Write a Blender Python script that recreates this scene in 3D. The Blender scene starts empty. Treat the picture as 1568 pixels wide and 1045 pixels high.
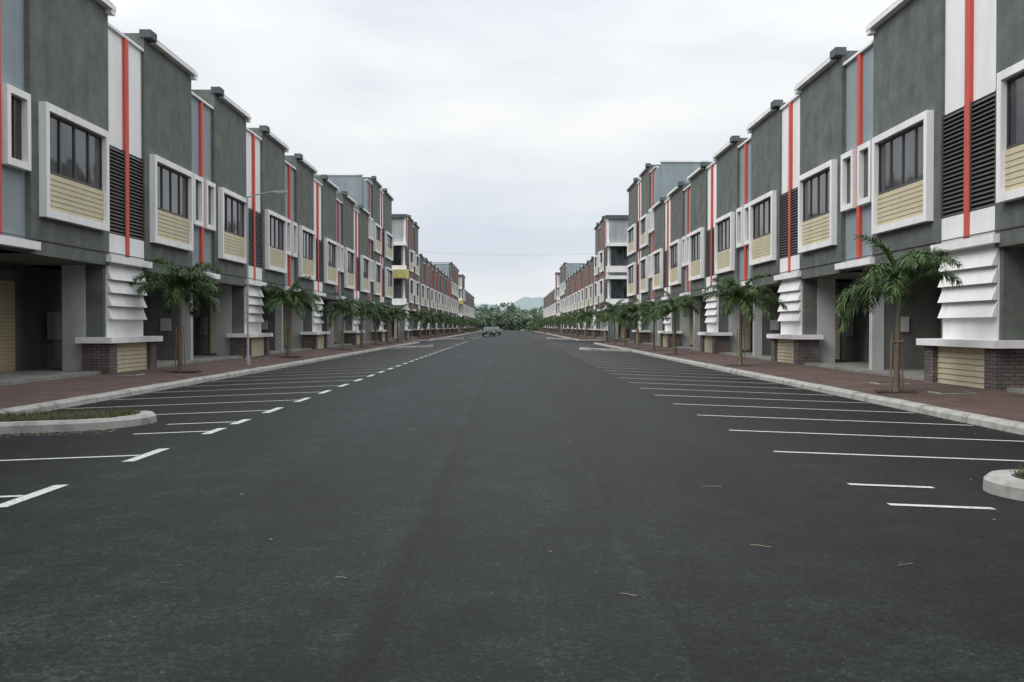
import bpy, math, random
from mathutils import Vector, Matrix
random.seed(7)
S = bpy.context.scene
COL = S.collection

# ------------------------------------------------------------------ materials
def new_mat(name):
    m = bpy.data.materials.new(name); m.use_nodes = True
    nt = m.node_tree; b = nt.nodes['Principled BSDF']
    return m, nt, b
def N(nt, t, **kw):
    n = nt.nodes.new(t)
    for k, v in kw.items():
        if k in n.inputs: n.inputs[k].default_value = v
        else: setattr(n, k, v)
    return n
def L(nt, a, b): nt.links.new(a, b)
def ramp(nt, fac, stops):
    r = nt.nodes.new('ShaderNodeValToRGB'); e = r.color_ramp.elements
    while len(e) < len(stops): e.new(0.5)
    for i, (p, c) in enumerate(stops):
        e[i].position = p
        e[i].color = (c, c, c, 1) if isinstance(c, (int, float)) else (*c, 1)
    L(nt, fac, r.inputs['Fac']); return r.outputs['Color']
def mixc(nt, fac, a, b, mode='MIX'):
    m = nt.nodes.new('ShaderNodeMix'); m.data_type = 'RGBA'; m.blend_type = mode
    for sock, v in ((m.inputs[0], fac), (m.inputs[6], a), (m.inputs[7], b)):
        if hasattr(v, 'is_output'): L(nt, v, sock)
        elif isinstance(v, (int, float)): sock.default_value = v if sock == m.inputs[0] else (v, v, v, 1)
        else: sock.default_value = (*v, 1)
    return m.outputs[2]
def coords(nt, scale=(1, 1, 1)):
    g = nt.nodes.new('ShaderNodeNewGeometry'); mp = nt.nodes.new('ShaderNodeMapping')
    L(nt, g.outputs['Position'], mp.inputs['Vector']); mp.inputs['Scale'].default_value = scale
    return mp.outputs['Vector']
def noise(nt, vec, scale, detail=3, rough=0.55):
    n = N(nt, 'ShaderNodeTexNoise', Scale=scale, Detail=float(detail), Roughness=rough)
    L(nt, vec, n.inputs['Vector']); return n.outputs['Fac']
def bump(nt, b, h, strength, dist=0.02):
    n = N(nt, 'ShaderNodeBump', Strength=strength, Distance=dist)
    L(nt, h, n.inputs['Height']); L(nt, n.outputs['Normal'], b.inputs['Normal'])

def paint(name, col, rough=0.8, var=0.18, streak=0.25, bmp=0.25, bs=25, vs=0.7):
    m, nt, b = new_mat(name)
    v = coords(nt)
    big = ramp(nt, noise(nt, v, vs, 4, 0.65), [(0.32, 1 - var), (0.68, 1 + var * 0.5)])
    st = ramp(nt, noise(nt, coords(nt, (1.6, 1.6, 0.22)), 1.0, 4, 0.6), [(0.32, 1 - streak), (0.6, 1.0)])
    c = mixc(nt, 1.0, mixc(nt, 1.0, col, big, 'MULTIPLY'), st, 'MULTIPLY')
    L(nt, c, b.inputs['Base Color'])
    b.inputs['Roughness'].default_value = rough
    b.inputs['Specular IOR Level'].default_value = 0.3
    if bmp: bump(nt, b, noise(nt, v, bs, 3), bmp, 0.02)
    return m

M = {}
M['dark'] = paint('charcoal_render', (0.142, 0.157, 0.142), var=0.28, streak=0.16, bmp=0.8, bs=5, vs=1.5)
M['white'] = paint('white_paint', (0.86, 0.86, 0.86), var=0.05, streak=0.09)
M['trim'] = paint('white_trim', (0.87, 0.87, 0.87), var=0.04, streak=0.14)
M['blue'] = paint('blue_grey_paint', (0.28, 0.335, 0.36), var=0.1, streak=0.12)
M['red'] = paint('red_paint', (0.62, 0.10, 0.075), rough=0.6, var=0.08, streak=0.08)
M['louvre'] = paint('louvre_metal', (0.085, 0.08, 0.078), rough=0.5, var=0.1, streak=0.1)
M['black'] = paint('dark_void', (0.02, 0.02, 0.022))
M['greycol'] = paint('light_grey_column', (0.50, 0.52, 0.515), var=0.12, streak=0.2)
M['shopwall'] = paint('shop_wall', (0.15, 0.155, 0.15))
M['beige'] = paint('beige_siding', (0.58, 0.52, 0.36), rough=0.6, var=0.08, streak=0.12)
M['yellow'] = paint('yellow_paint', (0.55, 0.5, 0.2))
M['sidewall'] = paint('end_wall_paint', (0.38, 0.41, 0.42))
M['slate'] = paint('roof_edge_slate', (0.11, 0.13, 0.14))
M['soil'] = paint('soil', (0.05, 0.042, 0.032), var=0.4, bmp=1.0)
M['steel'] = paint('galvanised_steel', (0.42, 0.44, 0.45), rough=0.4, var=0.1)
M['wood'] = paint('stake_wood', (0.28, 0.2, 0.13))
M['trunk'] = paint('palm_trunk_bark', (0.19, 0.165, 0.125), var=0.3, bs=40)
M['tyre'] = paint('tyre_rubber', (0.02, 0.02, 0.02))
M['carpaint'] = paint('car_paint', (0.04, 0.045, 0.05), rough=0.25, var=0.02, streak=0.02, bmp=0)
M['headlight'] = paint('headlight', (0.7, 0.7, 0.7), rough=0.2)
M['plate'] = paint('number_plate', (0.6, 0.6, 0.6))
M['manhole'] = paint('cast_iron', (0.05, 0.05, 0.05), rough=0.5)

def m_glass():
    m, nt, b = new_mat('window_glass')
    c = ramp(nt, noise(nt, coords(nt), 0.5, 2), [(0.35, (0.012, 0.015, 0.018)), (0.7, (0.08, 0.085, 0.09))])
    L(nt, c, b.inputs['Base Color']); b.inputs['Roughness'].default_value = 0.06
    b.inputs['Specular IOR Level'].default_value = 0.5
    bump(nt, b, noise(nt, coords(nt), 1.2, 1), 0.2, 0.05)
    return m
M['glass'] = m_glass()

def m_shutter():
    m, nt, b = new_mat('roller_shutter')
    sx = nt.nodes.new('ShaderNodeSeparateXYZ'); L(nt, coords(nt), sx.inputs[0])
    mm = N(nt, 'ShaderNodeMath', operation='MULTIPLY'); L(nt, sx.outputs['Z'], mm.inputs[0]); mm.inputs[1].default_value = 9
    fr = N(nt, 'ShaderNodeMath', operation='FRACT'); L(nt, mm.outputs[0], fr.inputs[0])
    k = ramp(nt, fr.outputs[0], [(0.0, 0.5), (0.14, 0.97), (0.8, 1.0), (1.0, 0.65)])
    c = mixc(nt, 1.0, (0.52, 0.43, 0.29), k, 'MULTIPLY')
    c = mixc(nt, 1.0, c, ramp(nt, noise(nt, coords(nt), 0.6, 4), [(0.3, 0.8), (0.7, 1.05)]), 'MULTIPLY')
    L(nt, c, b.inputs['Base Color']); b.inputs['Roughness'].default_value = 0.5
    bump(nt, b, k, 0.5, 0.02); return m
M['shutter'] = m_shutter()

def m_brick(name, c1, c2, mort, bw, bh, planar, rough=0.85, ms=0.012):
    m, nt, b = new_mat(name)
    g = nt.nodes.new('ShaderNodeNewGeometry'); s = nt.nodes.new('ShaderNodeSeparateXYZ'); L(nt, g.outputs['Position'], s.inputs[0])
    cb = nt.nodes.new('ShaderNodeCombineXYZ')
    if planar:
        L(nt, s.outputs['Y'], cb.inputs['X']); L(nt, s.outputs['X'], cb.inputs['Y'])
    else:
        a = N(nt, 'ShaderNodeMath', operation='ADD'); L(nt, s.outputs['X'], a.inputs[0]); L(nt, s.outputs['Y'], a.inputs[1])
        L(nt, a.outputs[0], cb.inputs['X']); L(nt, s.outputs['Z'], cb.inputs['Y'])
    t = nt.nodes.new('ShaderNodeTexBrick'); L(nt, cb.outputs[0], t.inputs['Vector'])
    t.inputs['Scale'].default_value = 1; t.inputs['Brick Width'].default_value = bw; t.inputs['Row Height'].default_value = bh
    t.inputs['Mortar Size'].default_value = ms; t.inputs['Color1'].default_value = (*c1, 1); t.inputs['Color2'].default_value = (*c2, 1)
    t.inputs['Mortar'].default_value = (*mort, 1)
    nn = ramp(nt, noise(nt, coords(nt), 1.1, 5, 0.65), [(0.3, 0.55), (0.7, 1.2)])
    L(nt, mixc(nt, 1.0, t.outputs['Color'], nn, 'MULTIPLY'), b.inputs['Base Color'])
    b.inputs['Roughness'].default_value = rough
    bump(nt, b, t.outputs['Fac'], -0.4, 0.01); return m
M['brick'] = m_brick('stone_brick', (0.21, 0.15, 0.14), (0.12, 0.11, 0.115), (0.05, 0.05, 0.05), 0.3, 0.09, False)
M['paver'] = m_brick('red_paver', (0.13, 0.07, 0.055), (0.09, 0.055, 0.046), (0.055, 0.045, 0.04), 0.2, 0.1, True, ms=0.006)
M['tile'] = m_brick('arcade_tile', (0.3, 0.3, 0.28), (0.27, 0.27, 0.25), (0.12, 0.12, 0.12), 0.6, 0.6, True, rough=0.5, ms=0.008)

def m_concrete():
    m, nt, b = new_mat('kerb_concrete')
    v = coords(nt)
    c = ramp(nt, noise(nt, v, 2.2, 7, 0.7), [(0.3, (0.17, 0.17, 0.15)), (0.5, (0.36, 0.36, 0.34)), (0.75, (0.46, 0.46, 0.44))])
    L(nt, c, b.inputs['Base Color']); b.inputs['Roughness'].default_value = 0.9
    bump(nt, b, noise(nt, v, 40, 4), 0.5, 0.01); return m
M['kerb'] = m_concrete()

def m_asphalt():
    m, nt, b = new_mat('asphalt')
    v = coords(nt)
    s = nt.nodes.new('ShaderNodeSeparateXYZ'); L(nt, v, s.inputs[0])
    wob = noise(nt, coords(nt, (0.0, 0.28, 0)), 1.0, 5, 0.6)
    wa = N(nt, 'ShaderNodeMath', operation='MULTIPLY_ADD'); L(nt, wob, wa.inputs[0]); wa.inputs[1].default_value = 0.5; L(nt, s.outputs['X'], wa.inputs[2])
    big = noise(nt, coords(nt, (0.55, 0.16, 1)), 1.0, 6, 0.65)
    bigc = ramp(nt, big, [(0.34, 0.32), (0.5, 0.48), (0.66, 0.74)])              # x2
    mid = ramp(nt, noise(nt, v, 1.7, 8, 0.78), [(0.34, 0.27), (0.5, 0.48), (0.66, 0.8)])  # x2
    grain = ramp(nt, noise(nt, v, 22, 3, 0.8), [(0.34, 0.25), (0.5, 0.48), (0.68, 0.85)])  # x2
    mr = N(nt, 'ShaderNodeMapRange'); mr.inputs['From Min'].default_value = -11; mr.inputs['From Max'].default_value = 9; L(nt, wa.outputs[0], mr.inputs['Value'])
    def p(x): return (x + 11) / 20
    H = 0.5
    lst = [(-5.2, (0.85, 0.88, 0.88)), (-3.8, (1.2, 1.3, 1.3)), (-2.4, (1.5, 1.66, 1.68)), (-1.2, (1.25, 1.36, 1.36)), (-0.62, (1.28, 1.38, 1.38)), (-0.53, (1.7, 1.82, 1.8)), (-0.47, (1.65, 1.75, 1.74)),  # pale teal left-lane hump is road sheen put into the colour; seam is paving
           (-0.44, (0.45, 0.46, 0.46)), (-0.38, (0.5, 0.52, 0.52)), (-0.34, (1.0, 1.07, 1.07)), (-0.1, (1.22, 1.3, 1.3)), (0.98, (1.1, 1.15, 1.15)), (1.04, (1.6, 1.66, 1.62)), (1.09, (0.8, 0.82, 0.82)), (1.14, (1.08, 1.12, 1.12)),
           (3.2, (0.95, 0.98, 0.98)), (5.5, (0.72, 0.73, 0.73))]
    lane = ramp(nt, mr.outputs[0], [(p(x), tuple(k * H for k in c)) for x, c in lst])
    agg = N(nt, 'ShaderNodeTexVoronoi', Scale=62.0); L(nt, v, agg.inputs['Vector'])
    aggc = ramp(nt, agg.outputs['Color'], [(0.0, 0.1), (0.5, 0.28), (0.85, 0.45), (1.0, 1.0)])
    sp = N(nt, 'ShaderNodeTexVoronoi', Scale=11.0); L(nt, v, sp.inputs['Vector'])
    spc = ramp(nt, sp.outputs['Distance'], [(0.0, 1.0), (0.05, 1.0), (0.08, 0.0)])
    sel = ramp(nt, sp.outputs['Color'], [(0.7, 0.0), (0.75, 1.0)])
    k = 8 / (H * 0.33)    # compensates the scaled-down factor ramps
    c = mixc(nt, 1.0, (0.0096 * k, 0.0113 * k, 0.0112 * k), bigc, 'MULTIPLY')
    c = mixc(nt, 1.0, c, mid, 'MULTIPLY'); c = mixc(nt, 1.0, c, grain, 'MULTIPLY'); c = mixc(nt, 1.0, c, lane, 'MULTIPLY'); c = mixc(nt, 1.0, c, aggc, 'MULTIPLY')
    f = mixc(nt, 1.0, spc, sel, 'MULTIPLY')
    f2 = mixc(nt, 1.0, f, 0.6, 'MULTIPLY')
    c = mixc(nt, f2, c, (0.12, 0.12, 0.105))
    L(nt, c, b.inputs['Base Color'])
    b.inputs['Roughness'].default_value = 0.64; b.inputs['Specular IOR Level'].default_value = 0.17
    bump(nt, b, aggc, 0.8, 0.008)
    return m
M['asphalt'] = m_asphalt()

def m_mark():
    m, nt, b = new_mat('road_marking_paint')
    v = coords(nt)
    w = ramp(nt, noise(nt, v, 30, 6, 0.75), [(0.37, (0.08, 0.08, 0.08)), (0.47, (0.58, 0.59, 0.58)), (1, (0.68, 0.68, 0.68))])
    L(nt, w, b.inputs['Base Color']); b.inputs['Roughness'].default_value = 0.7; return m
M['mark'] = m_mark()

def m_ground(name, a, c, sc=0.3):
    m, nt, b = new_mat(name)
    L(nt, ramp(nt, noise(nt, coords(nt), sc, 6, 0.7), [(0.3, a), (0.7, c)]), b.inputs['Base Color']); b.inputs['Roughness'].default_value = 0.95
    return m
M['ground'] = m_ground('grassy_earth', (0.05, 0.065, 0.035), (0.1, 0.1, 0.07))
M['grass'] = m_ground('grass', (0.07, 0.085, 0.025), (0.13, 0.13, 0.055), 3)
M['hill'] = m_ground('hazy_hill', (0.19, 0.25, 0.265), (0.22, 0.28, 0.29), 0.02)  # distance haze is mixed into the hill's blue-grey colour

def m_leaf(name, a, c, sc=6.0):
    m, nt, b = new_mat(name)
    L(nt, ramp(nt, noise(nt, coords(nt), sc, 3), [(0.3, a), (0.7, c)]), b.inputs['Base Color'])
    b.inputs['Roughness'].default_value = 0.5
    return m
M['frond'] = m_leaf('palm_leaf', (0.026, 0.06, 0.015), (0.09, 0.17, 0.038), 4)
M['crownshaft'] = m_leaf('palm_crownshaft', (0.1, 0.17, 0.05), (0.14, 0.2, 0.07))
M['farleaf'] = m_leaf('hazed_foliage', (0.06, 0.105, 0.065), (0.12, 0.175, 0.10), 0.2)  # leaf green lightened and greyed so the colour itself carries air haze
M['litter'] = m_leaf('dry_leaf', (0.2, 0.17, 0.1), (0.36, 0.33, 0.22), 3.0)

# ------------------------------------------------------------------ builder
class B:
    def __init__(s): s.p = {}
    def part(s, name, mat):
        return s.p.setdefault(name, ([], [], mat))
    def box(s, name, mat, x0, x1, y0, y1, z0, z1):
        v, f, _ = s.part(name, mat)
        x0, x1 = min(x0, x1), max(x0, x1); y0, y1 = min(y0, y1), max(y0, y1); z0, z1 = min(z0, z1), max(z0, z1)
        n = len(v)
        v += [(x0, y0, z0), (x1, y0, z0), (x1, y1, z0), (x0, y1, z0), (x0, y0, z1), (x1, y0, z1), (x1, y1, z1), (x0, y1, z1)]
        f += [(n, n+3, n+2, n+1), (n+4, n+5, n+6, n+7), (n, n+1, n+5, n+4), (n+1, n+2, n+6, n+5), (n+2, n+3, n+7, n+6), (n+3, n, n+4, n+7)]
    def poly(s, name, mat, pts):
        v, f, _ = s.part(name, mat); n = len(v); v += [tuple(p) for p in pts]; f.append(tuple(range(n, n + len(pts))))
    def cyl(s, name, mat, a, b, r0, r1, seg=10):
        v, f, _ = s.part(name, mat); a = Vector(a); b = Vector(b); d = (b - a).normalized()
        u = d.cross(Vector((0, 0, 1)));
        if u.length < 0.01: u = Vector((1, 0, 0))
        u.normalize(); w = d.cross(u); n = len(v)
        for (c, r) in ((a, r0), (b, r1)):
            for i in range(seg):
                t = 2 * math.pi * i / seg; v.append(tuple(c + r * (math.cos(t) * u + math.sin(t) * w)))
        for i in range(seg):
            j = (i + 1) % seg; f.append((n+i, n+j, n+seg+j, n+seg+i))
        f.append(tuple(n + i for i in range(seg))[::-1]); f.append(tuple(n + seg + i for i in range(seg)))
    def finish_parent(s, name):
        e = bpy.data.objects.new(name, None); COL.objects.link(e)
        for k, (v, f, mt) in s.p.items():
            me = bpy.data.meshes.new(k); me.from_pydata(v, [], f); me.materials.append(M[mt]); me.update()
            o = bpy.data.objects.new(k, me); COL.objects.link(o); o.parent = e
        return e
    def mesh(s, name):
        me = bpy.data.meshes.new(name); V = []; F = []; I = []
        for i, (k, (v, f, mt)) in enumerate(s.p.items()):
            n = len(V); V += v; F += [tuple(a + n for a in ff) for ff in f]; I += [i] * len(f)
            me.materials.append(M[mt])
        me.from_pydata(V, [], F); me.polygons.foreach_set('material_index', I); me.update(); return me
    def finish_single(s, name):
        o = bpy.data.objects.new(name, s.mesh(name)); COL.objects.link(o)
        return o

# ------------------------------------------------------------------ ground, road
XC = -0.55; KR = 8.1; KL = -9.4
def rz(x):
    d = abs(x - XC)
    return 0.05 * (1 - d / 3.75) if d <= 3.75 else -(d - 3.75) * 0.038
b = B(); b.poly('ground', 'ground', [(-6000, -600, -0.45), (6000, -600, -0.45), (6000, 9000, -0.45), (-6000, 9000, -0.45)]); b.finish_single('ground')
b = B()
xs = [KL, -7.0, -4.3, -2.5, -1.2, XC, 0.1, 1.4, 3.2, 5.5, KR]
for i in range(len(xs) - 1):
    b.poly('road', 'asphalt', [(xs[i], -40, rz(xs[i])), (xs[i+1], -40, rz(xs[i+1])), (xs[i+1], 372, rz(xs[i+1])), (xs[i], 372, rz(xs[i]))])
o = b.finish_single('road')
for p_ in o.data.polygons: p_.use_smooth = False
b = B()
for (y0, y1) in ((104, 118), (240, 255)):
    b.poly('r', 'asphalt', [(-70, y0, -0.2), (KL, y0, -0.2), (KL, y1, -0.2), (-70, y1, -0.2)])
for (y0, y1) in ((97, 119), (230, 245)):
    b.poly('r', 'asphalt', [(KR, y0, -0.19), (70, y0, -0.19), (70, y1, -0.19), (KR, y1, -0.19)])
b.finish_single('side_street')

# ------------------------------------------------------------------ markings
b = B()
def mark(x0, x1, y0, y1):
    n = 4
    cuts = [x0 + (x1 - x0) * i / n for i in range(n + 1)]
    j = random.uniform(-.012, .012); sk = random.uniform(-.015, .015)
    for i in range(n):
        a, c = cuts[i], cuts[i+1]; ja = j + sk * i / n; jc = j + sk * (i + 1) / n
        b.poly('m', 'mark', [(a, y0 + ja, rz(a) + .005), (c, y0 + jc, rz(c) + .005), (c, y1 + jc, rz(c) + .005), (a, y1 + ja, rz(a) + .005)])
LW = 0.095
isl_R = [9.4, 67.5, 128]; isl_L = [16.4, 76.5, 127]
mark(3.25, 4.15, 8.50, 8.60); mark(3.28, 4.10, 9.60, 9.70)
mark(3.25, 7.95, 6.0, 6.1); mark(3.25, 7.95, 3.5, 3.6)
y = 12.17
while y < 225:
    if not (95 < y < 121) and not any(abs(y - q) < 1.6 for q in isl_R[1:]):
        mark(3.22, 7.98, y - LW / 2, y + LW / 2)
    y += 2.5
def tmark(yc, full=True):
    mark(-9.25 if full else -5.5, -4.40, yc - LW / 2, yc + LW / 2)
    mark(-4.39, -4.25, yc - (0.6 if full else 0.42), yc + (0.6 if full else 0.42))
for yc in (3.6, 6.3, 9.0, 11.85): tmark(yc)
tmark(14.55, False); tmark(16.0, False)
y = 18.2
while y < 225:
    if not (103 < y < 120) and not any(abs(y - q) < 1.7 for q in isl_L[1:]): tmark(y)
    y += 2.55
b.finish_single('road_markings')

# ------------------------------------------------------------------ kerbs, pavements
def kerb_line(x, s, y0, y1):
    b = B(); zt = rz(x) + 0.15; y = y0
    while y < y1 - 0.01:
        seg = 1.0 if y < 110 else 4.0
        e = min(y + seg, y1); j = random.uniform(-0.008, 0.008)
        xa = x + j * s; xb = x + 0.26 * s
        zt2 = zt + random.uniform(-0.006, 0.006)
        pr = [(xa - 0.02 * s, rz(x) - 0.1), (xa + 0.01 * s, zt2 - 0.05), (xa + 0.07 * s, zt2), (xb, zt2), (xb, rz(x) - 0.1)]
        g = 0.009
        n0 = [(px, y + g, pz) for px, pz in pr]; n1 = [(px, e - g, pz) for px, pz in pr]
        for k in range(5):
            l = (k + 1) % 5; q = [n0[k], n0[l], n1[l], n1[k]]
            b.poly('k', 'kerb', q if s < 0 else q[::-1])
        b.poly('k', 'kerb', n0 if s > 0 else n0[::-1]); b.poly('k', 'kerb', n1[::-1] if s > 0 else n1)
        y = e
    b.finish_single('kerb')
FR, FL = 11.5, 12.3
blocks_R = [(-24.3, 97), (119, 230), (245, 345)]
blocks_L = [(-17.3, 104), (118, 240), (255, 342)]
for (y0, y1) in blocks_R:
    kerb_line(KR, 1, y0, y1)
    b = B(); z0 = rz(KR) + 0.14
    b.poly('p', 'paver', [(KR + .26, y0, z0), (11.4, y0, 0.03), (11.4, y1, 0.03), (KR + .26, y1, z0)])
    for yy in (y0, y1):
        b.poly('p2', 'kerb', [(KR + .26, yy, -.45), (11.4, yy, -.45), (11.4, yy, 0.03), (KR + .26, yy, z0)])
    b.finish_single('pavement')
for (y0, y1) in blocks_L:
    kerb_line(KL, -1, y0, y1)
    b = B(); z0 = rz(KL) + 0.14
    b.poly('p', 'paver', [(-12.2, y0, 0.10), (KL - .26, y0, z0), (KL - .26, y1, z0), (-12.2, y1, 0.10)])
    for yy in (y0, y1):
        b.poly('p2', 'kerb', [(KL - .26, yy, -.45), (-12.2, yy, -.45), (-12.2, yy, 0.10), (KL - .26, yy, z0)])
    b.finish_single('pavement')
for (x, y, z) in ((10.2, 23.0, 0.004), (10.2, 26.8, 0.004), (10.2, 42.5, 0.004), (-11.6, 30.2, 0.075), (-11.6, 46, .075)):
    b = B(); b.box('cover', 'manhole', x - .35, x + .35, y - .3, y + .3, z - .03, z + .014); b.box('frame', 'kerb', x - .42, x + .42, y - .37, y + .37, z - .03, z + .008)
    b.finish_single('drain_cover')

def island(s, tip, kx, yc, hw):
    b = B()
    def outline(inset, z):
        pts = []; r = hw - inset
        for i in range(13):
            t = math.pi / 2 + math.pi * i / 12
            pts.append((tip + s * (hw + r * math.cos(t)), yc + r * math.sin(t), z))
        return [(kx, yc + r, z)] + pts + [(kx, yc - r, z)]
    zb = rz(kx) - 0.1; zt = rz(tip) + 0.16
    def zz(x, base): return base + (rz(x) - rz(tip)) * 0.9
    o0 = [(x, y, zb) for x, y, z in outline(0, 0)]
    o1 = [(x, y, zz(x, zt - 0.05)) for x, y, z in outline(0.02, 0)]
    o2 = [(x, y, zz(x, zt)) for x, y, z in outline(0.07, 0)]
    i2 = [(x, y, zz(x, zt)) for x, y, z in outline(0.26, 0)]
    i3 = [(x, y, zz(x, zt - 0.04)) for x, y, z in outline(0.27, 0)]
    for A, C in ((o0, o1), (o1, o2), (o2, i2), (i2, i3)):
        for k in range(len(A) - 1): b.poly('kerb_ring', 'kerb', [A[k], A[k+1], C[k+1], C[k]])
    cx = (tip + kx) / 2
    mid = [((x - cx) * 0.6 + cx, (y - yc) * 0.35 + yc, z + 0.08) for x, y, z in i3]
    for k in range(len(i3) - 1): b.poly('turf', 'soil', [i3[k], i3[k+1], mid[k+1], mid[k]])
    b.poly('turf', 'soil', mid)
    nb = 5000 if yc < 30 else 100
    for _ in range(nb):
        x = random.uniform(tip + s * 0.4, kx); y = yc + random.uniform(-1, 1) * (hw - 0.3)
        z = zz(x, zt - 0.05) + 0.05 * (1 - abs(y - yc) / hw); h = random.uniform(0.02, 0.1) * random.choice([1, 1, 1.5]); a = random.uniform(0, 6.28); w = 0.009
        dx, dy = math.cos(a) * w, math.sin(a) * w
        b.poly('blades', 'grass', [(x - dx, y - dy, z), (x + dx, y + dy, z), (x + random.uniform(-.07, .07), y + random.uniform(-.07, .07), z + h)])
    b.finish_single('traffic_island')
for k, yc in enumerate(isl_R): island(1, 4.52 if k == 0 else 4.65, KR, yc, 0.7 if k == 0 else 0.8)
for k, yc in enumerate(isl_L): island(-1, -5.85, KL, yc, 0.98)

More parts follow.
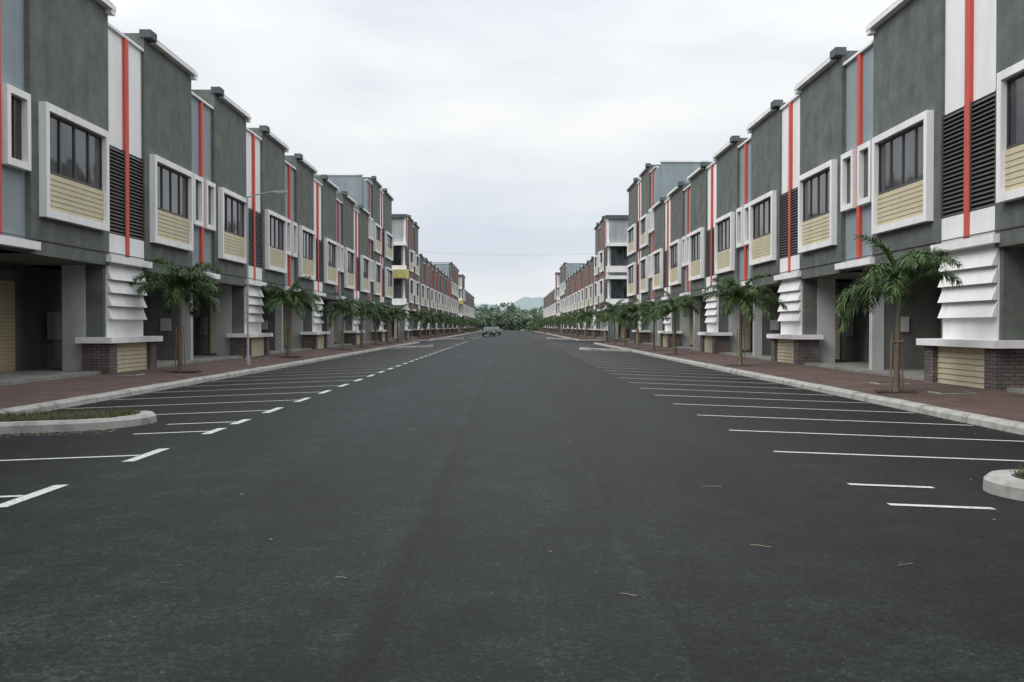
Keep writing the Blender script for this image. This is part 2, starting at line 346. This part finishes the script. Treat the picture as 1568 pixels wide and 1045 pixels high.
# ------------------------------------------------------------------ shophouse rows
def build_row(s, F, segs, zf, name, endwall=None):
    b = B()
    X = lambda D: s * (F + D)
    def bx(p, m, D0, D1, y0, y1, z0, z1): b.box(p, m, X(D0), X(D1), y0, y1, z0, z1)
    DEPTH = 14.0
    ya, yb = segs[0][1], segs[-1][1] + segs[-1][2]
    DT = 11.38 if s < 0 else 11.08
    bx('arcade_floor', 'tile', 0.06, 2.8, ya, yb, -0.4, zf)
    bx('ground_floor_walls', 'shopwall', 2.8, DEPTH, ya + .01, yb - .01, -0.4, 3.45)
    bx('soffit', 'shopwall', 0.11, DEPTH, ya + .005, yb - .005, 3.42, 3.60)
    for si, (t, y0, w, tall) in enumerate(segs):
        y1 = y0 + w; far = y0 > 112
        levels = [4.4, 8.3] if tall else [4.4]
        if t == 'D':
            top = 14.9 if tall else DT
            bx('charcoal_walls', 'dark', 0, DEPTH, y0, y1, 3.40, top)
            bx('roof_coping', 'trim', -0.22, 0.0, y0 + 0.55, y1 + 0.10, top - 0.20, top - 0.06)
            bx('roof_coping_slate', 'slate', -0.26, 0.12, y0 - 0.10, y0 + 0.53, top - 0.16, top + 0.10)
            bx('roof_coping_slate', 'slate', -0.12, 0.12, y0 + 0.53, y1 + 0.12, top - 0.057, top + 0.04)
            bx('roof_coping', 'trim', -0.20, -0.005, y1 - 0.2, y1 + 0.08, top - 0.34, top - 0.202)
            m = 0.45
            for zb in levels:
                a, c = y0 + m, y1 - m
                zt_ = zb + 2.6 if (tall and zb > 5) else zb + 3.0
                fr = 0.2; pr = -0.2
                bx('window_frames', 'trim', pr, 0.05, a, a + fr, zb, zt_)
                bx('window_frames', 'trim', pr, 0.05, c - fr, c, zb, zt_)
                bx('window_frames', 'trim', pr - .002, 0.05, a + fr, c - fr, zt_ - fr, zt_)
                bx('window_frames', 'trim', pr - .002, 0.05, a + fr, c - fr, zb, zb + fr)
                sill = zb + 1.22
                openw = (s > 0 and abs(y0 - 47.7) < 3.0 and zb < 5)
                bx('window_glass', 'glass', -0.02, 0.03, a + fr, c - fr, sill, zt_ - fr)
                if openw: bx('black_opening_panel', 'black', -0.10, -0.03, a + fr + .01, c - fr - .01, sill + .05, zt_ - fr - .01)  # solid black panel over the glass, painted darkness of an unlit room
                gw = (c - a - 2 * fr)
                for k in range(5):
                    yy = a + fr + gw * k / 4; hw = 0.03
                    yl = max(yy - hw, a + fr + .001); yh = min(yy + hw, c - fr - .001)
                    bx('window_mullions', 'louvre', -0.06, 0.02, yl, yh, sill, zt_ - fr)
                bx('window_mullions', 'louvre', -0.062, 0.02, a + fr, c - fr, sill - 0.03, sill + 0.05)
                bx('window_mullions', 'louvre', -0.062, 0.02, a + fr, c - fr, zt_ - fr - 0.06, zt_ - fr)
                nb = 7; hh = (sill - 0.035 - zb - fr) / nb
                for k in range(nb):
                    z0 = zb + fr + k * hh
                    A = [(X(-0.095), a + fr, z0 + 0.006), (X(-0.095), c - fr, z0 + 0.006), (X(-0.08), c - fr, z0 + hh), (X(-0.08), a + fr, z0 + hh)]
                    b.poly('window_spandrel', 'beige', A if s < 0 else A[::-1])
                bx('window_spandrel_back', 'beige', -0.07, 0.03, a + fr, c - fr, zb + fr, sill - 0.03)
        elif t == 'W':
            top = 14.4 if tall else 10.75
            o = 0.10
            bx('white_walls', 'white', o, DEPTH, y0, y1, 3.42, top)
            bx('roof_coping', 'trim', o - .1, 0.4, y0, y1, top + .002, top + 0.09)
            c = (y0 + y1) / 2; rh = 0.14
            bx('red_stripes', 'red', o - .10, 0.3, c - rh, c + rh, 3.72, top - 0.02)
            bx('white_walls_band', 'white', o - .07, o, y0 + .003, c - rh - .002, 3.72, 4.4)
            bx('white_walls_band', 'white', o - .07, o, c + rh + .002, y1 - .003, 3.72, 4.4)
            bx('ledges', 'trim', -0.16, 0.25, y0 - 0.25, y1 + 0.25, 3.5, 3.71)
            for zb in levels:
                zt_ = zb + 2.75
                for (a, d) in ((y0 + .02, c - rh - .01), (c + rh + .01, y1 - .02)):
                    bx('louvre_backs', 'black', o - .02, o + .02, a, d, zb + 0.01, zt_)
                    n = 24 if not far else 8
                    for k in range(n):
                        z0 = zb + 0.02 + (zt_ - zb - 0.04) * k / n; hh = (zt_ - zb) / n * 0.62
                        P = [(X(o - .08), a, z0), (X(o - .08), d, z0), (X(o - .025), d, z0 + hh), (X(o - .025), a, z0 + hh)]
                        b.poly('louvre_slats', 'louvre', P if s < 0 else P[::-1])
                    bx('louvre_frames', 'louvre', o - .085, o - .01, a, a + 0.04, zb, zt_); bx('louvre_frames', 'louvre', o - .085, o - .01, d - 0.04, d, zb, zt_)
            bx('light_columns', 'greycol', 0.66, 1.35, y0 - .25, y1 + .25, zf - .1, 3.415)
            bx('charcoal_columns', 'dark', 0.12, 0.655, y0 - .18, y0 - .002, 1.2, 3.41)
            bx('charcoal_columns', 'dark', 0.12, 0.655, y1 + .002, y1 + .18, 1.2, 3.41)
            bx('white_pier', 'white', 0.08, 0.65, y0, y1, 1.2, 3.41)
            nb = 4
            for k in range(nb):
                z0 = 1.75 + k * 0.41; z1 = z0 + 0.36
                P = [(X(-0.07), y0, z0), (X(-0.07), y1, z0), (X(0.07), y1, z1), (X(0.07), y0, z1)]
                b.poly('pier_boards', 'trim', P if s < 0 else P[::-1])
                b.poly('pier_boards', 'trim', [(X(-0.07), y0, z0), (X(-0.07), y1, z0), (X(0.07), y1, z0), (X(0.07), y0, z0)])
                for yy in (y0, y1):
                    b.poly('pier_boards', 'trim', [(X(-0.07), yy, z0), (X(0.07), yy, z0), (X(0.07), yy, z1)])
            bx('ledges', 'trim', -0.34, 0.75, y0 - 0.72, y1 + 0.72, 1.02, 1.2)
            bx('brick_piers', 'brick', -0.2, 0.64, y0 - .5, y0 + .06, -0.3, 1.018)
            bx('brick_piers', 'brick', -0.2, 0.64, y1 - .06, y1 + .5, -0.3, 1.018)
            nb = 7; z00 = zf - .1
            bx('base_siding', 'beige', -0.05, 0.6, y0 + .061, y1 - .061, -0.3, 1.016)
            for k in range(nb):
                hh = (1.01 - z00) / nb; z0 = z00 + k * hh
                P = [(X(-0.085), y0 + .061, z0 + .008), (X(-0.085), y1 - .061, z0 + .008), (X(-0.06), y1 - .061, z0 + hh), (X(-0.06), y0 + .061, z0 + hh)]
                b.poly('base_siding', 'beige', P if s < 0 else P[::-1])
        elif t == 'B':
            top = 14.2 if tall else 10.55
            o = 0.15
            bx('blue_grey_walls', 'blue', o, DEPTH, y0, y1, 3.42, top)
            bx('roof_coping', 'trim', o - .12, 0.4, y0, y1, top + .002, top + 0.09)
            c = (y0 + y1) / 2; rh = 0.14
            bx('red_stripes', 'red', o - .1, 0.3, c - rh, c + rh, 3.72, top - 0.02)
            bx('ledges', 'trim', -0.16, 0.28, y0 - 0.2, y1 + 0.2, 3.5, 3.71)
            for zb in ([5.5, 9.2] if tall else [5.5]):
                for (a, d) in ((y0 + .08, c - 0.22), (c + 0.22, y1 - .08)):
                    f = 0.18; zt_ = zb + 1.95
                    bx('window_frames', 'trim', -.06, 0.2, a, a + f, zb, zt_); bx('window_frames', 'trim', -.06, 0.2, d - f, d, zb, zt_)
                    bx('window_frames', 'trim', -.062, 0.2, a + f, d - f, zt_ - f, zt_); bx('window_frames', 'trim', -.062, 0.2, a + f, d - f, zb, zb + f)
                    bx('window_glass', 'glass', 0.1, 0.17, a + f, d - f, zb + f, zt_ - f)
                    bx('window_mullions', 'louvre', 0.07, 0.12, (a + d) / 2 - .025, (a + d) / 2 + .025, zb + f, zt_ - f)
        if t == 'D':
            bx('roller_shutters', 'shutter', 2.73, 2.85, y0 + 0.35, y1 - 0.35, zf, 2.9)
            bx('shutter_box', 'shopwall', 2.65, 2.84, y0 + 0.25, y1 - 0.25, 2.9, 3.2)
            bx('shutter_guides', 'steel', 2.70, 2.8, (y0 + y1) / 2 - .05, (y0 + y1) / 2 + .05, zf, 2.9)
        elif t == 'B':
            c = (y0 + y1) / 2
            bx('shop_piers', 'shopwall', 0.9, 2.82, c - .10, c + .10, zf, 3.42)
            bx('shop_columns', 'greycol', 0.5, 0.895, c - .14, c + .14, zf - .1, 3.415)
            bx('roller_shutters', 'shutter', 2.73, 2.85, y0 + 0.1, c - .25, zf, 2.9)
            bx('roller_shutters', 'shutter', 2.73, 2.85, c + .25, y1 - 0.1, zf, 2.9)
            bx('meter_boxes', 'greycol', 1.3, 1.7, c - .2, c - .102, 1.35, 1.85)
        else:
            bx('meter_boxes', 'greycol', 2.6, 2.82, y1 - 1.1, y1 - .5, 1.1, 2.0)
    bx('conduit', 'louvre', -0.03, -0.001, ya, yb, 3.78, 3.81)
    for i, (t, y0, w, tall) in enumerate(segs):
        if tall and (i > 0 and not segs[i-1][3]):
            bx('stair_tower_wall', 'blue', 0.5, DEPTH - .2, y0 - 0.06, y0 + .02, 10.2, 14.6)
            bx('stair_tower_coping', 'trim', 0.4, DEPTH, y0 - 0.14, y0 + .1, 14.6, 14.72)
    if endwall is not None:
        y = endwall
        bx('end_wall', 'sidewall', 0.3, DEPTH, y - 0.06, y + .02, 3.6, 14.3)
        for z0 in (4.8, 8.7):
            bx('end_windows', 'glass', 0.5, 4.6, y - 0.12, y - .05, z0, z0 + 2.35)
            bx('end_bands', 'trim', -0.1, 5.0, y - 0.6, y - .02, z0 + 2.35, z0 + 2.75)
            bx('end_bands', 'trim', -0.1, 5.0, y - 0.6, y - .02, z0 - 0.75, z0)
            for D in (0.5, 1.9, 3.2, 4.55): bx('end_mullions', 'louvre', D, D + .07, y - .16, y - .1, z0, z0 + 2.35)
        bx('end_soffit', 'greycol', -0.1, 5.0, y - 1.6, y - .02, 3.5, 3.75)
        bx('end_columns', 'dark', 0.1, 0.6, y - 1.5, y - 1.0, -0.3, 3.5)
        bx('end_columns', 'dark', 4.2, 4.7, y - 1.5, y - 1.0, -0.3, 3.5)
        bx('end_coping', 'slate', -0.2, DEPTH, y - .3, y - .065, 14.3, 14.75)
        if s < 0:
            bx('yellow_sign', 'yellow', -0.45, 2.2, y - 1.0, y - .61, 7.2, 8.2)
    b.finish_parent(name)

def pattern(y0, y1, tall_from=None):
    seq = [('W', 3.0), ('D', 5.0), ('B', 3.0), ('D', 5.0)]
    i = 0; out = []; y = y0
    while y < y1 - 0.5:
        t, w = seq[i % 4]; w = min(w, y1 - y)
        if y1 - (y + w) < 1.5: w = y1 - y
        tl = any(a - 0.1 <= y < c - 0.1 for a, c in tall_from)
        out.append((t, y, w, tl)); y += w; i += 1
    return out
build_row(1, FR, pattern(-24.3, 97, tall_from=[(79.7, 97)]), 0.10, 'shophouse_row')
build_row(1, FR, pattern(119, 230, tall_from=[(119, 131), (203, 230)]), 0.10, 'shophouse_row', endwall=119)
build_row(1, FR, pattern(245, 345, tall_from=[(245, 255)]), 0.10, 'shophouse_row', endwall=245)
build_row(-1, FL, pattern(-17.3, 104, tall_from=[(86.7, 104)]), 0.18, 'shophouse_row')
build_row(-1, FL, pattern(118, 240, tall_from=[(118, 133), (208, 240)]), 0.18, 'shophouse_row', endwall=118)
build_row(-1, FL, pattern(255, 342, tall_from=[(255, 270)]), 0.18, 'shophouse_row', endwall=255)

# ------------------------------------------------------------------ palms
def palm_mesh(seed):
    R = random.Random(seed); b = B()
    zt = 2.0; prev = Vector((0, 0, -0.05)); lean = (R.uniform(-.08, .08), R.uniform(-.08, .08))
    n = 14
    for i in range(1, n + 1):
        t = i / n; cur = Vector((lean[0] * t * t, lean[1] * t * t, zt * t))
        r0 = 0.08 - 0.03 * (i - 1) / n + (0.03 if i == 1 else 0); r1 = 0.078 - 0.03 * i / n
        b.cyl('trunk', 'trunk', prev, cur, r0, r1 * 0.94, 10); prev = cur
    top = Vector((lean[0], lean[1], zt + 0.42))
    b.cyl('crownshaft', 'crownshaft', prev, top, 0.05, 0.03, 10)
    b.box('planting_pit', 'soil', -0.45, 0.45, -0.45, 0.45, -0.02, 0.012)
    for a in (0.4, 3.6):
        dx, dy = math.cos(a) * .16, math.sin(a) * .16
        b.cyl('stake', 'wood', (dx, dy, 0), (dx * .75, dy * .75, 1.4), 0.02, 0.018, 6)
    b.box('tie', 'wood', -0.14, 0.14, -0.075, 0.075, 1.18, 1.21)
    nf = 16
    els = [82, 74, 66, 58, 50, 43, 36, 70, 28, 54, 20, 46, 76, 12, 60, 30]
    for k in range(nf):
        az = k * 2.399 + R.uniform(-.25, .25); el = math.radians(els[k] + R.uniform(-6, 6))
        Lf = R.uniform(1.45, 1.9); m = 34; p = top - Vector((0, 0, R.uniform(0, .1)))
        pts = []; e = el; bend = R.uniform(1.4, 2.5)
        tw = R.uniform(-.5, .5)
        for i in range(m):
            d = Vector((math.cos(az) * math.cos(e), math.sin(az) * math.cos(e), math.sin(e)))
            pts.append((p.copy(), d)); p = p + d * (Lf / m); e -= bend / m * (0.45 + 1.1 * i / m); az += tw / m
            e = max(e, -1.35)
        for i in range(0, m - 1, 3):
            b.cyl('rachis', 'crownshaft', pts[i][0], pts[min(i + 3, m - 1)][0], 0.014 * (1 - i / m) + .004, 0.014 * (1 - (i + 3) / m) + .004, 4)
        for i in range(5, m):
            q, d = pts[i]; t = i / m
            ll = 0.44 * math.sin(math.pi * min(1, 0.16 + t * 0.80)) ** 0.6
            side = d.cross(Vector((0, 0, 1)))
            if side.length < .05: side = Vector((1, 0, 0))
            side.normalize(); up = side.cross(d)
            for sgn in (-1, 1):
                for _ in range(4):
                    th = R.uniform(-0.7, 1.0)
                    dd = (side * sgn * math.cos(th) + up * math.sin(th) + d * R.uniform(.6, 1.2)).normalized()
                    l = ll * R.uniform(.65, 1.1); w = R.uniform(0.010, 0.017)
                    ww = dd.cross(Vector((R.uniform(-.5, .5), R.uniform(-.5, .5), 1))).normalized() * w
                    q0 = q + d * R.uniform(-.025, .025)
                    mid = q0 + dd * l * .5; end = q0 + dd * l * .92 + Vector((0, 0, -0.32 * l))
                    b.poly('leaflets', 'frond', [q0 - ww * .4, mid - ww, mid + ww, q0 + ww * .4])
                    b.poly('leaflets', 'frond', [mid - ww, end, mid + ww])
    return b.mesh('palm_tree')
PM = [palm_mesh(i) for i in (3, 11, 25)]
def put_palm(x, y, z, i, sc):
    o = bpy.data.objects.new('palm_tree', PM[i % 3]); COL.objects.link(o)
    o.location = (x, y, z); o.rotation_euler = (0, 0, random.uniform(0, 6.28)); o.scale = (sc, sc, sc * random.uniform(.97, 1.04))
for i in range(-1, 20):
    yy = 23.6 + 16 * i
    if not (97 < yy < 119 or 230 < yy < 245): put_palm(9.15, yy, -0.02, i + 3, random.uniform(.98, 1.1))
    if i > 1 and not (97 < yy + 8 < 119): put_palm(9.15, yy + 8, -0.02, i + 1, random.uniform(.85, .98))
for i in range(-1, 19):
    yy = 33.0 + 16 * i
    if not (104 < yy < 118 or 240 < yy < 255): put_palm(-10.9, yy, 0.04, i + 1, random.uniform(1.0, 1.12))
    if i >= 2 and not (104 < yy + 8 < 118): put_palm(-10.9, yy + 8, 0.04, i, random.uniform(.85, .98))

# ------------------------------------------------------------------ street lamp
b = B(); lx, ly = -10.45, 39.8
b.cyl('pole', 'steel', (lx, ly, 0), (lx, ly, 6.7), 0.05, 0.03, 12); b.cyl('base', 'steel', (lx, ly, -0.05), (lx, ly, 0.35), 0.09, 0.09, 12)
pp = Vector((lx, ly, 6.65))
for i in range(6):
    q = Vector((lx + 1.1 * (i + 1) / 6, ly, 6.65 + 0.22 * math.sin((i + 1) / 6 * math.pi / 2))); b.cyl('arm', 'steel', pp, q, 0.026, 0.024, 8); pp = q
b.box('lamp_head', 'greycol', lx + 1.05, lx + 1.6, ly - .12, ly + .12, 6.84, 6.92); b.box('lamp_lens', 'white', lx + 1.15, lx + 1.55, ly - .09, ly + .09, 6.80, 6.838)
b.finish_parent('street_lamp')

b = B(); prev = None
for i in range(25):
    t = i / 24; p = Vector((-12.3 + 23.8 * t, 128 + 3 * t, 11.1 - 0.9 * 4 * t * (1 - t) * .35))
    if prev: b.cyl('c', 'steel', prev, p, 0.012, 0.012, 5)
    prev = p
b.finish_single('overhead_cable')

# ------------------------------------------------------------------ cars
def car(x, y, rot):
    b = B(); hw = 0.86
    prof = [(-2.15, .35), (-2.2, .62), (-2.1, .82), (-1.25, .95), (-0.55, 1.40), (0.75, 1.43), (1.55, 1.0), (2.1, .96), (2.2, .6), (2.12, .32)]
    top = lambda z: hw if z < .97 else hw - (z - .95) * .42
    Lp = [(-top(z), yy, z) for yy, z in prof]; Rp = [(top(z), yy, z) for yy, z in prof]
    n = len(prof)
    for i in range(n):
        j = (i + 1) % n
        b.poly('body', 'carpaint', [Lp[i], Rp[i], Rp[j], Lp[j]])
    b.poly('body', 'carpaint', Lp); b.poly('body', 'carpaint', Rp[::-1])
    b.poly('windscreen', 'glass', [(-.74, -1.2, 1.0), (.74, -1.2, 1.0), (.6, -.62, 1.375), (-.6, -.62, 1.375)])
    b.poly('rear_window', 'glass', [(-.6, .86, 1.40), (.6, .86, 1.40), (.74, 1.5, 1.06), (-.74, 1.5, 1.06)])
    for s in (-1, 1):
        b.poly('side_windows', 'glass', [(s * .865, -1.05, 1.0), (s * .70, -.5, 1.36), (s * .70, .7, 1.38), (s * .865, 1.35, 1.02)])
        b.box('headlights', 'headlight', s * .55, s * .83, -2.22, -2.1, .62, .76)
        b.box('mirrors', 'carpaint', s * .87, s * 1.02, -.95, -.8, .98, 1.1)
        for yy in (-1.35, 1.35):
            b.cyl('wheels', 'tyre', (s * .68, yy, .31), (s * .89, yy, .31), .31, .31, 18); b.cyl('hubs', 'steel', (s * .89, yy, .31), (s * .9, yy, .31), .19, .17, 12)
    b.box('grille', 'black', -.5, .5, -2.215, -2.15, .42, .6); b.box('number_plate', 'plate', -.25, .25, -2.225, -2.2, .46, .56)
    e = b.finish_parent('car'); e.location = (x, y, rz(x)); e.rotation_euler = (0, 0, rot)
car(-3.1, 145, 0.02); car(-2.5, 168, 0.0)

# ------------------------------------------------------------------ litter
b = B(); R = random.Random(5)
def twig(x, y, l, a, w=0.0024):
    prev = Vector((x, y, rz(x) + .008))
    for k in range(5):
        a += R.uniform(-.45, .45); q = prev + Vector((math.cos(a), math.sin(a), 0)) * l / 5
        b.cyl('t', 'litter', prev, q, w, w * .8, 4); prev = q
def px2(x, y): t = y - 500; return ((x - 781) * 1.53 / t, 1528 * 1.53 / t)
for (x, y, l, a) in ((530, 900, .08, 2.2), (975, 925, .10, 2.4), (1075, 750, .2, .1), (1150, 842, .15, 0), (845, 857, .05, 1.9), (622, 662, .15, 0),
                     (1400, 868, .15, 2.9), (870, 680, .12, 1)):
    X_, Y_ = px2(x, y); twig(X_, Y_, l, a)
def bit(x, y, lo, hi):
    a = R.uniform(0, 6.28); l = R.uniform(lo, hi); w = l * R.uniform(.2, .45)
    c, s_ = math.cos(a), math.sin(a); z = rz(x) + .008
    b.poly('l', 'litter', [(x - c * l, y - s_ * l, z), (x + s_ * w, y - c * w, z + R.uniform(0, .006)), (x + c * l, y + s_ * l, z + R.uniform(0, .006)), (x - s_ * w, y + c * w, z)])
for _ in range(420):
    x = R.choice([R.uniform(-9.2, 8), R.gauss(6.0, 1.5), R.gauss(-7.5, 1.4)]); x = max(-9.2, min(7.9, x)); bit(x, 3.5 + 45 * R.random() ** 1.3, .005, .017)
for _ in range(700):
    y = R.uniform(8, 70)
    bit(KR - abs(R.gauss(0, .18)) - .03, y, .01, .03); bit(KL + abs(R.gauss(0, .2)) + .03, y, .01, .03)
for _ in range(450):
    bit(R.uniform(-9.3, -6), 15.4 - abs(R.gauss(0, .3)), .01, .03)
    if _ < 100: bit(R.uniform(4.6, 8), 10.15 + abs(R.gauss(0, .3)), .006, .015)
b.finish_single('fallen_leaves')

# ------------------------------------------------------------------ distant trees, hill
def tree_mass(name, specs, q):
    b = B(); R = random.Random(9); V, F, _ = b.part('foliage', 'farleaf')
    for (cx, cy, rx, h) in specs:
        for j in range(6):
            ox, oy, oz = R.uniform(-.7, .7) * rx, R.uniform(-.4, .4) * rx, R.uniform(.1, .82) * h
            rr = rx * R.uniform(.35, .6)
            for _ in range(q):
                d = Vector((R.gauss(0, 1), R.gauss(0, 1), R.gauss(0, 1))).normalized() * rr * R.uniform(.75, 1.05)
                p = Vector((cx + ox, cy + oy, oz)) + Vector((d.x, d.y, d.z * .7))
                if p.z < -.3: continue
                u = Vector((R.gauss(0, 1), R.gauss(0, 1), R.gauss(0, 1))).normalized() * R.uniform(.2, .45); w = u.orthogonal().normalized() * u.length
                n = len(V); V += [tuple(p - u), tuple(p - w), tuple(p + u), tuple(p + w)]; F.append((n, n+1, n+2, n+3))
        b.cyl('trunks', 'trunk', (cx, cy, -.4), (cx, cy, h * .5), .25, .15, 6)
    b.finish_single(name)
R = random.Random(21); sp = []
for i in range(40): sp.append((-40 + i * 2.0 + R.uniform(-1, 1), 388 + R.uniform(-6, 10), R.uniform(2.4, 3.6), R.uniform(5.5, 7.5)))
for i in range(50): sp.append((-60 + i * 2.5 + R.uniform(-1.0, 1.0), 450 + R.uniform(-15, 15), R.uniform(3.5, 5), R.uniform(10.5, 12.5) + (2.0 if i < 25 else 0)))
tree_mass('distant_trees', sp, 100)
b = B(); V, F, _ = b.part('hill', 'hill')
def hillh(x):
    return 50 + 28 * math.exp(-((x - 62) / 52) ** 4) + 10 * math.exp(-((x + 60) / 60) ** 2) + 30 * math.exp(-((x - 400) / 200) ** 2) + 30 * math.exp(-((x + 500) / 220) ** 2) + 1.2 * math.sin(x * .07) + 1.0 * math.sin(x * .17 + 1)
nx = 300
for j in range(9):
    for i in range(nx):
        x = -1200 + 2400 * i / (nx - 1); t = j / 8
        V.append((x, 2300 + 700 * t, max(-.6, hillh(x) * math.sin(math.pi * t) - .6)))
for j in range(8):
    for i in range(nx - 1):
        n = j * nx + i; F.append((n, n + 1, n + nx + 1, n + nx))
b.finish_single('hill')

# ------------------------------------------------------------------ world
w = bpy.data.worlds.new('World'); S.world = w; w.use_nodes = True; nt = w.node_tree
bg = nt.nodes['Background']; bg.inputs['Strength'].default_value = 0.105
sky = nt.nodes.new('ShaderNodeTexSky'); sky.sky_type = 'NISHITA'; sky.sun_disc = False
SE, SR = math.radians(42), math.radians(238)
sky.sun_elevation = SE; sky.sun_rotation = SR
tc = nt.nodes.new('ShaderNodeTexCoord'); mp = nt.nodes.new('ShaderNodeMapping'); mp.inputs['Scale'].default_value = (1, 1, 3.2)
L(nt, tc.outputs['Generated'], mp.inputs['Vector'])
nz = N(nt, 'ShaderNodeTexNoise', Scale=2.6, Detail=6.0, Roughness=0.5); L(nt, mp.outputs['Vector'], nz.inputs['Vector'])
def vramp(fac, stops, scale):
    c = ramp(nt, fac, stops)
    vm = nt.nodes.new('ShaderNodeVectorMath'); vm.operation = 'SCALE'; L(nt, c, vm.inputs[0]); vm.inputs['Scale'].default_value = scale
    return vm.outputs['Vector']
cl = vramp(nz.outputs['Fac'], [(0.36, (0.70, 0.735, 0.81)), (0.50, (0.83, 0.85, 0.88)), (0.64, (0.93, 0.93, 0.925))], 9.8)
sz = nt.nodes.new('ShaderNodeSeparateXYZ'); L(nt, tc.outputs['Generated'], sz.inputs[0])
gr = vramp(sz.outputs['Z'], [(0.0, (0.44, 0.442, 0.44)), (0.10, (0.42, 0.425, 0.435)), (0.20, (0.465, 0.465, 0.46)), (0.34, (0.52, 0.517, 0.51)), (0.9, (1.0, 1.0, 0.98))], 2.35)
vm = nt.nodes.new('ShaderNodeVectorMath'); vm.operation = 'MULTIPLY'; L(nt, cl, vm.inputs[0]); L(nt, gr, vm.inputs[1])
fin = mixc(nt, 0.9, sky.outputs['Color'], vm.outputs['Vector'])
L(nt, fin, bg.inputs['Color'])

sd = bpy.data.lights.new('sun', 'SUN'); sd.energy = 1.35; sd.angle = math.radians(30); sd.color = (1, .97, .92)
so = bpy.data.objects.new('sun', sd); COL.objects.link(so)
dv = Vector((math.sin(SR) * math.cos(SE), math.cos(SR) * math.cos(SE), math.sin(SE)))
so.rotation_euler = dv.to_track_quat('Z', 'Y').to_euler()

cam = bpy.data.cameras.new('camera'); co = bpy.data.objects.new('camera', cam); COL.objects.link(co)
cam.sensor_width = 36; cam.lens = 35.1; cam.clip_end = 12000; cam.clip_start = 0.05
co.location = (0, 0, 1.53)
co.rotation_euler = (math.radians(90 - 0.84), 0, math.radians(-0.11))
S.camera = co
S.view_settings.view_transform = 'Standard'; S.view_settings.look = 'None'; S.view_settings.exposure = 0
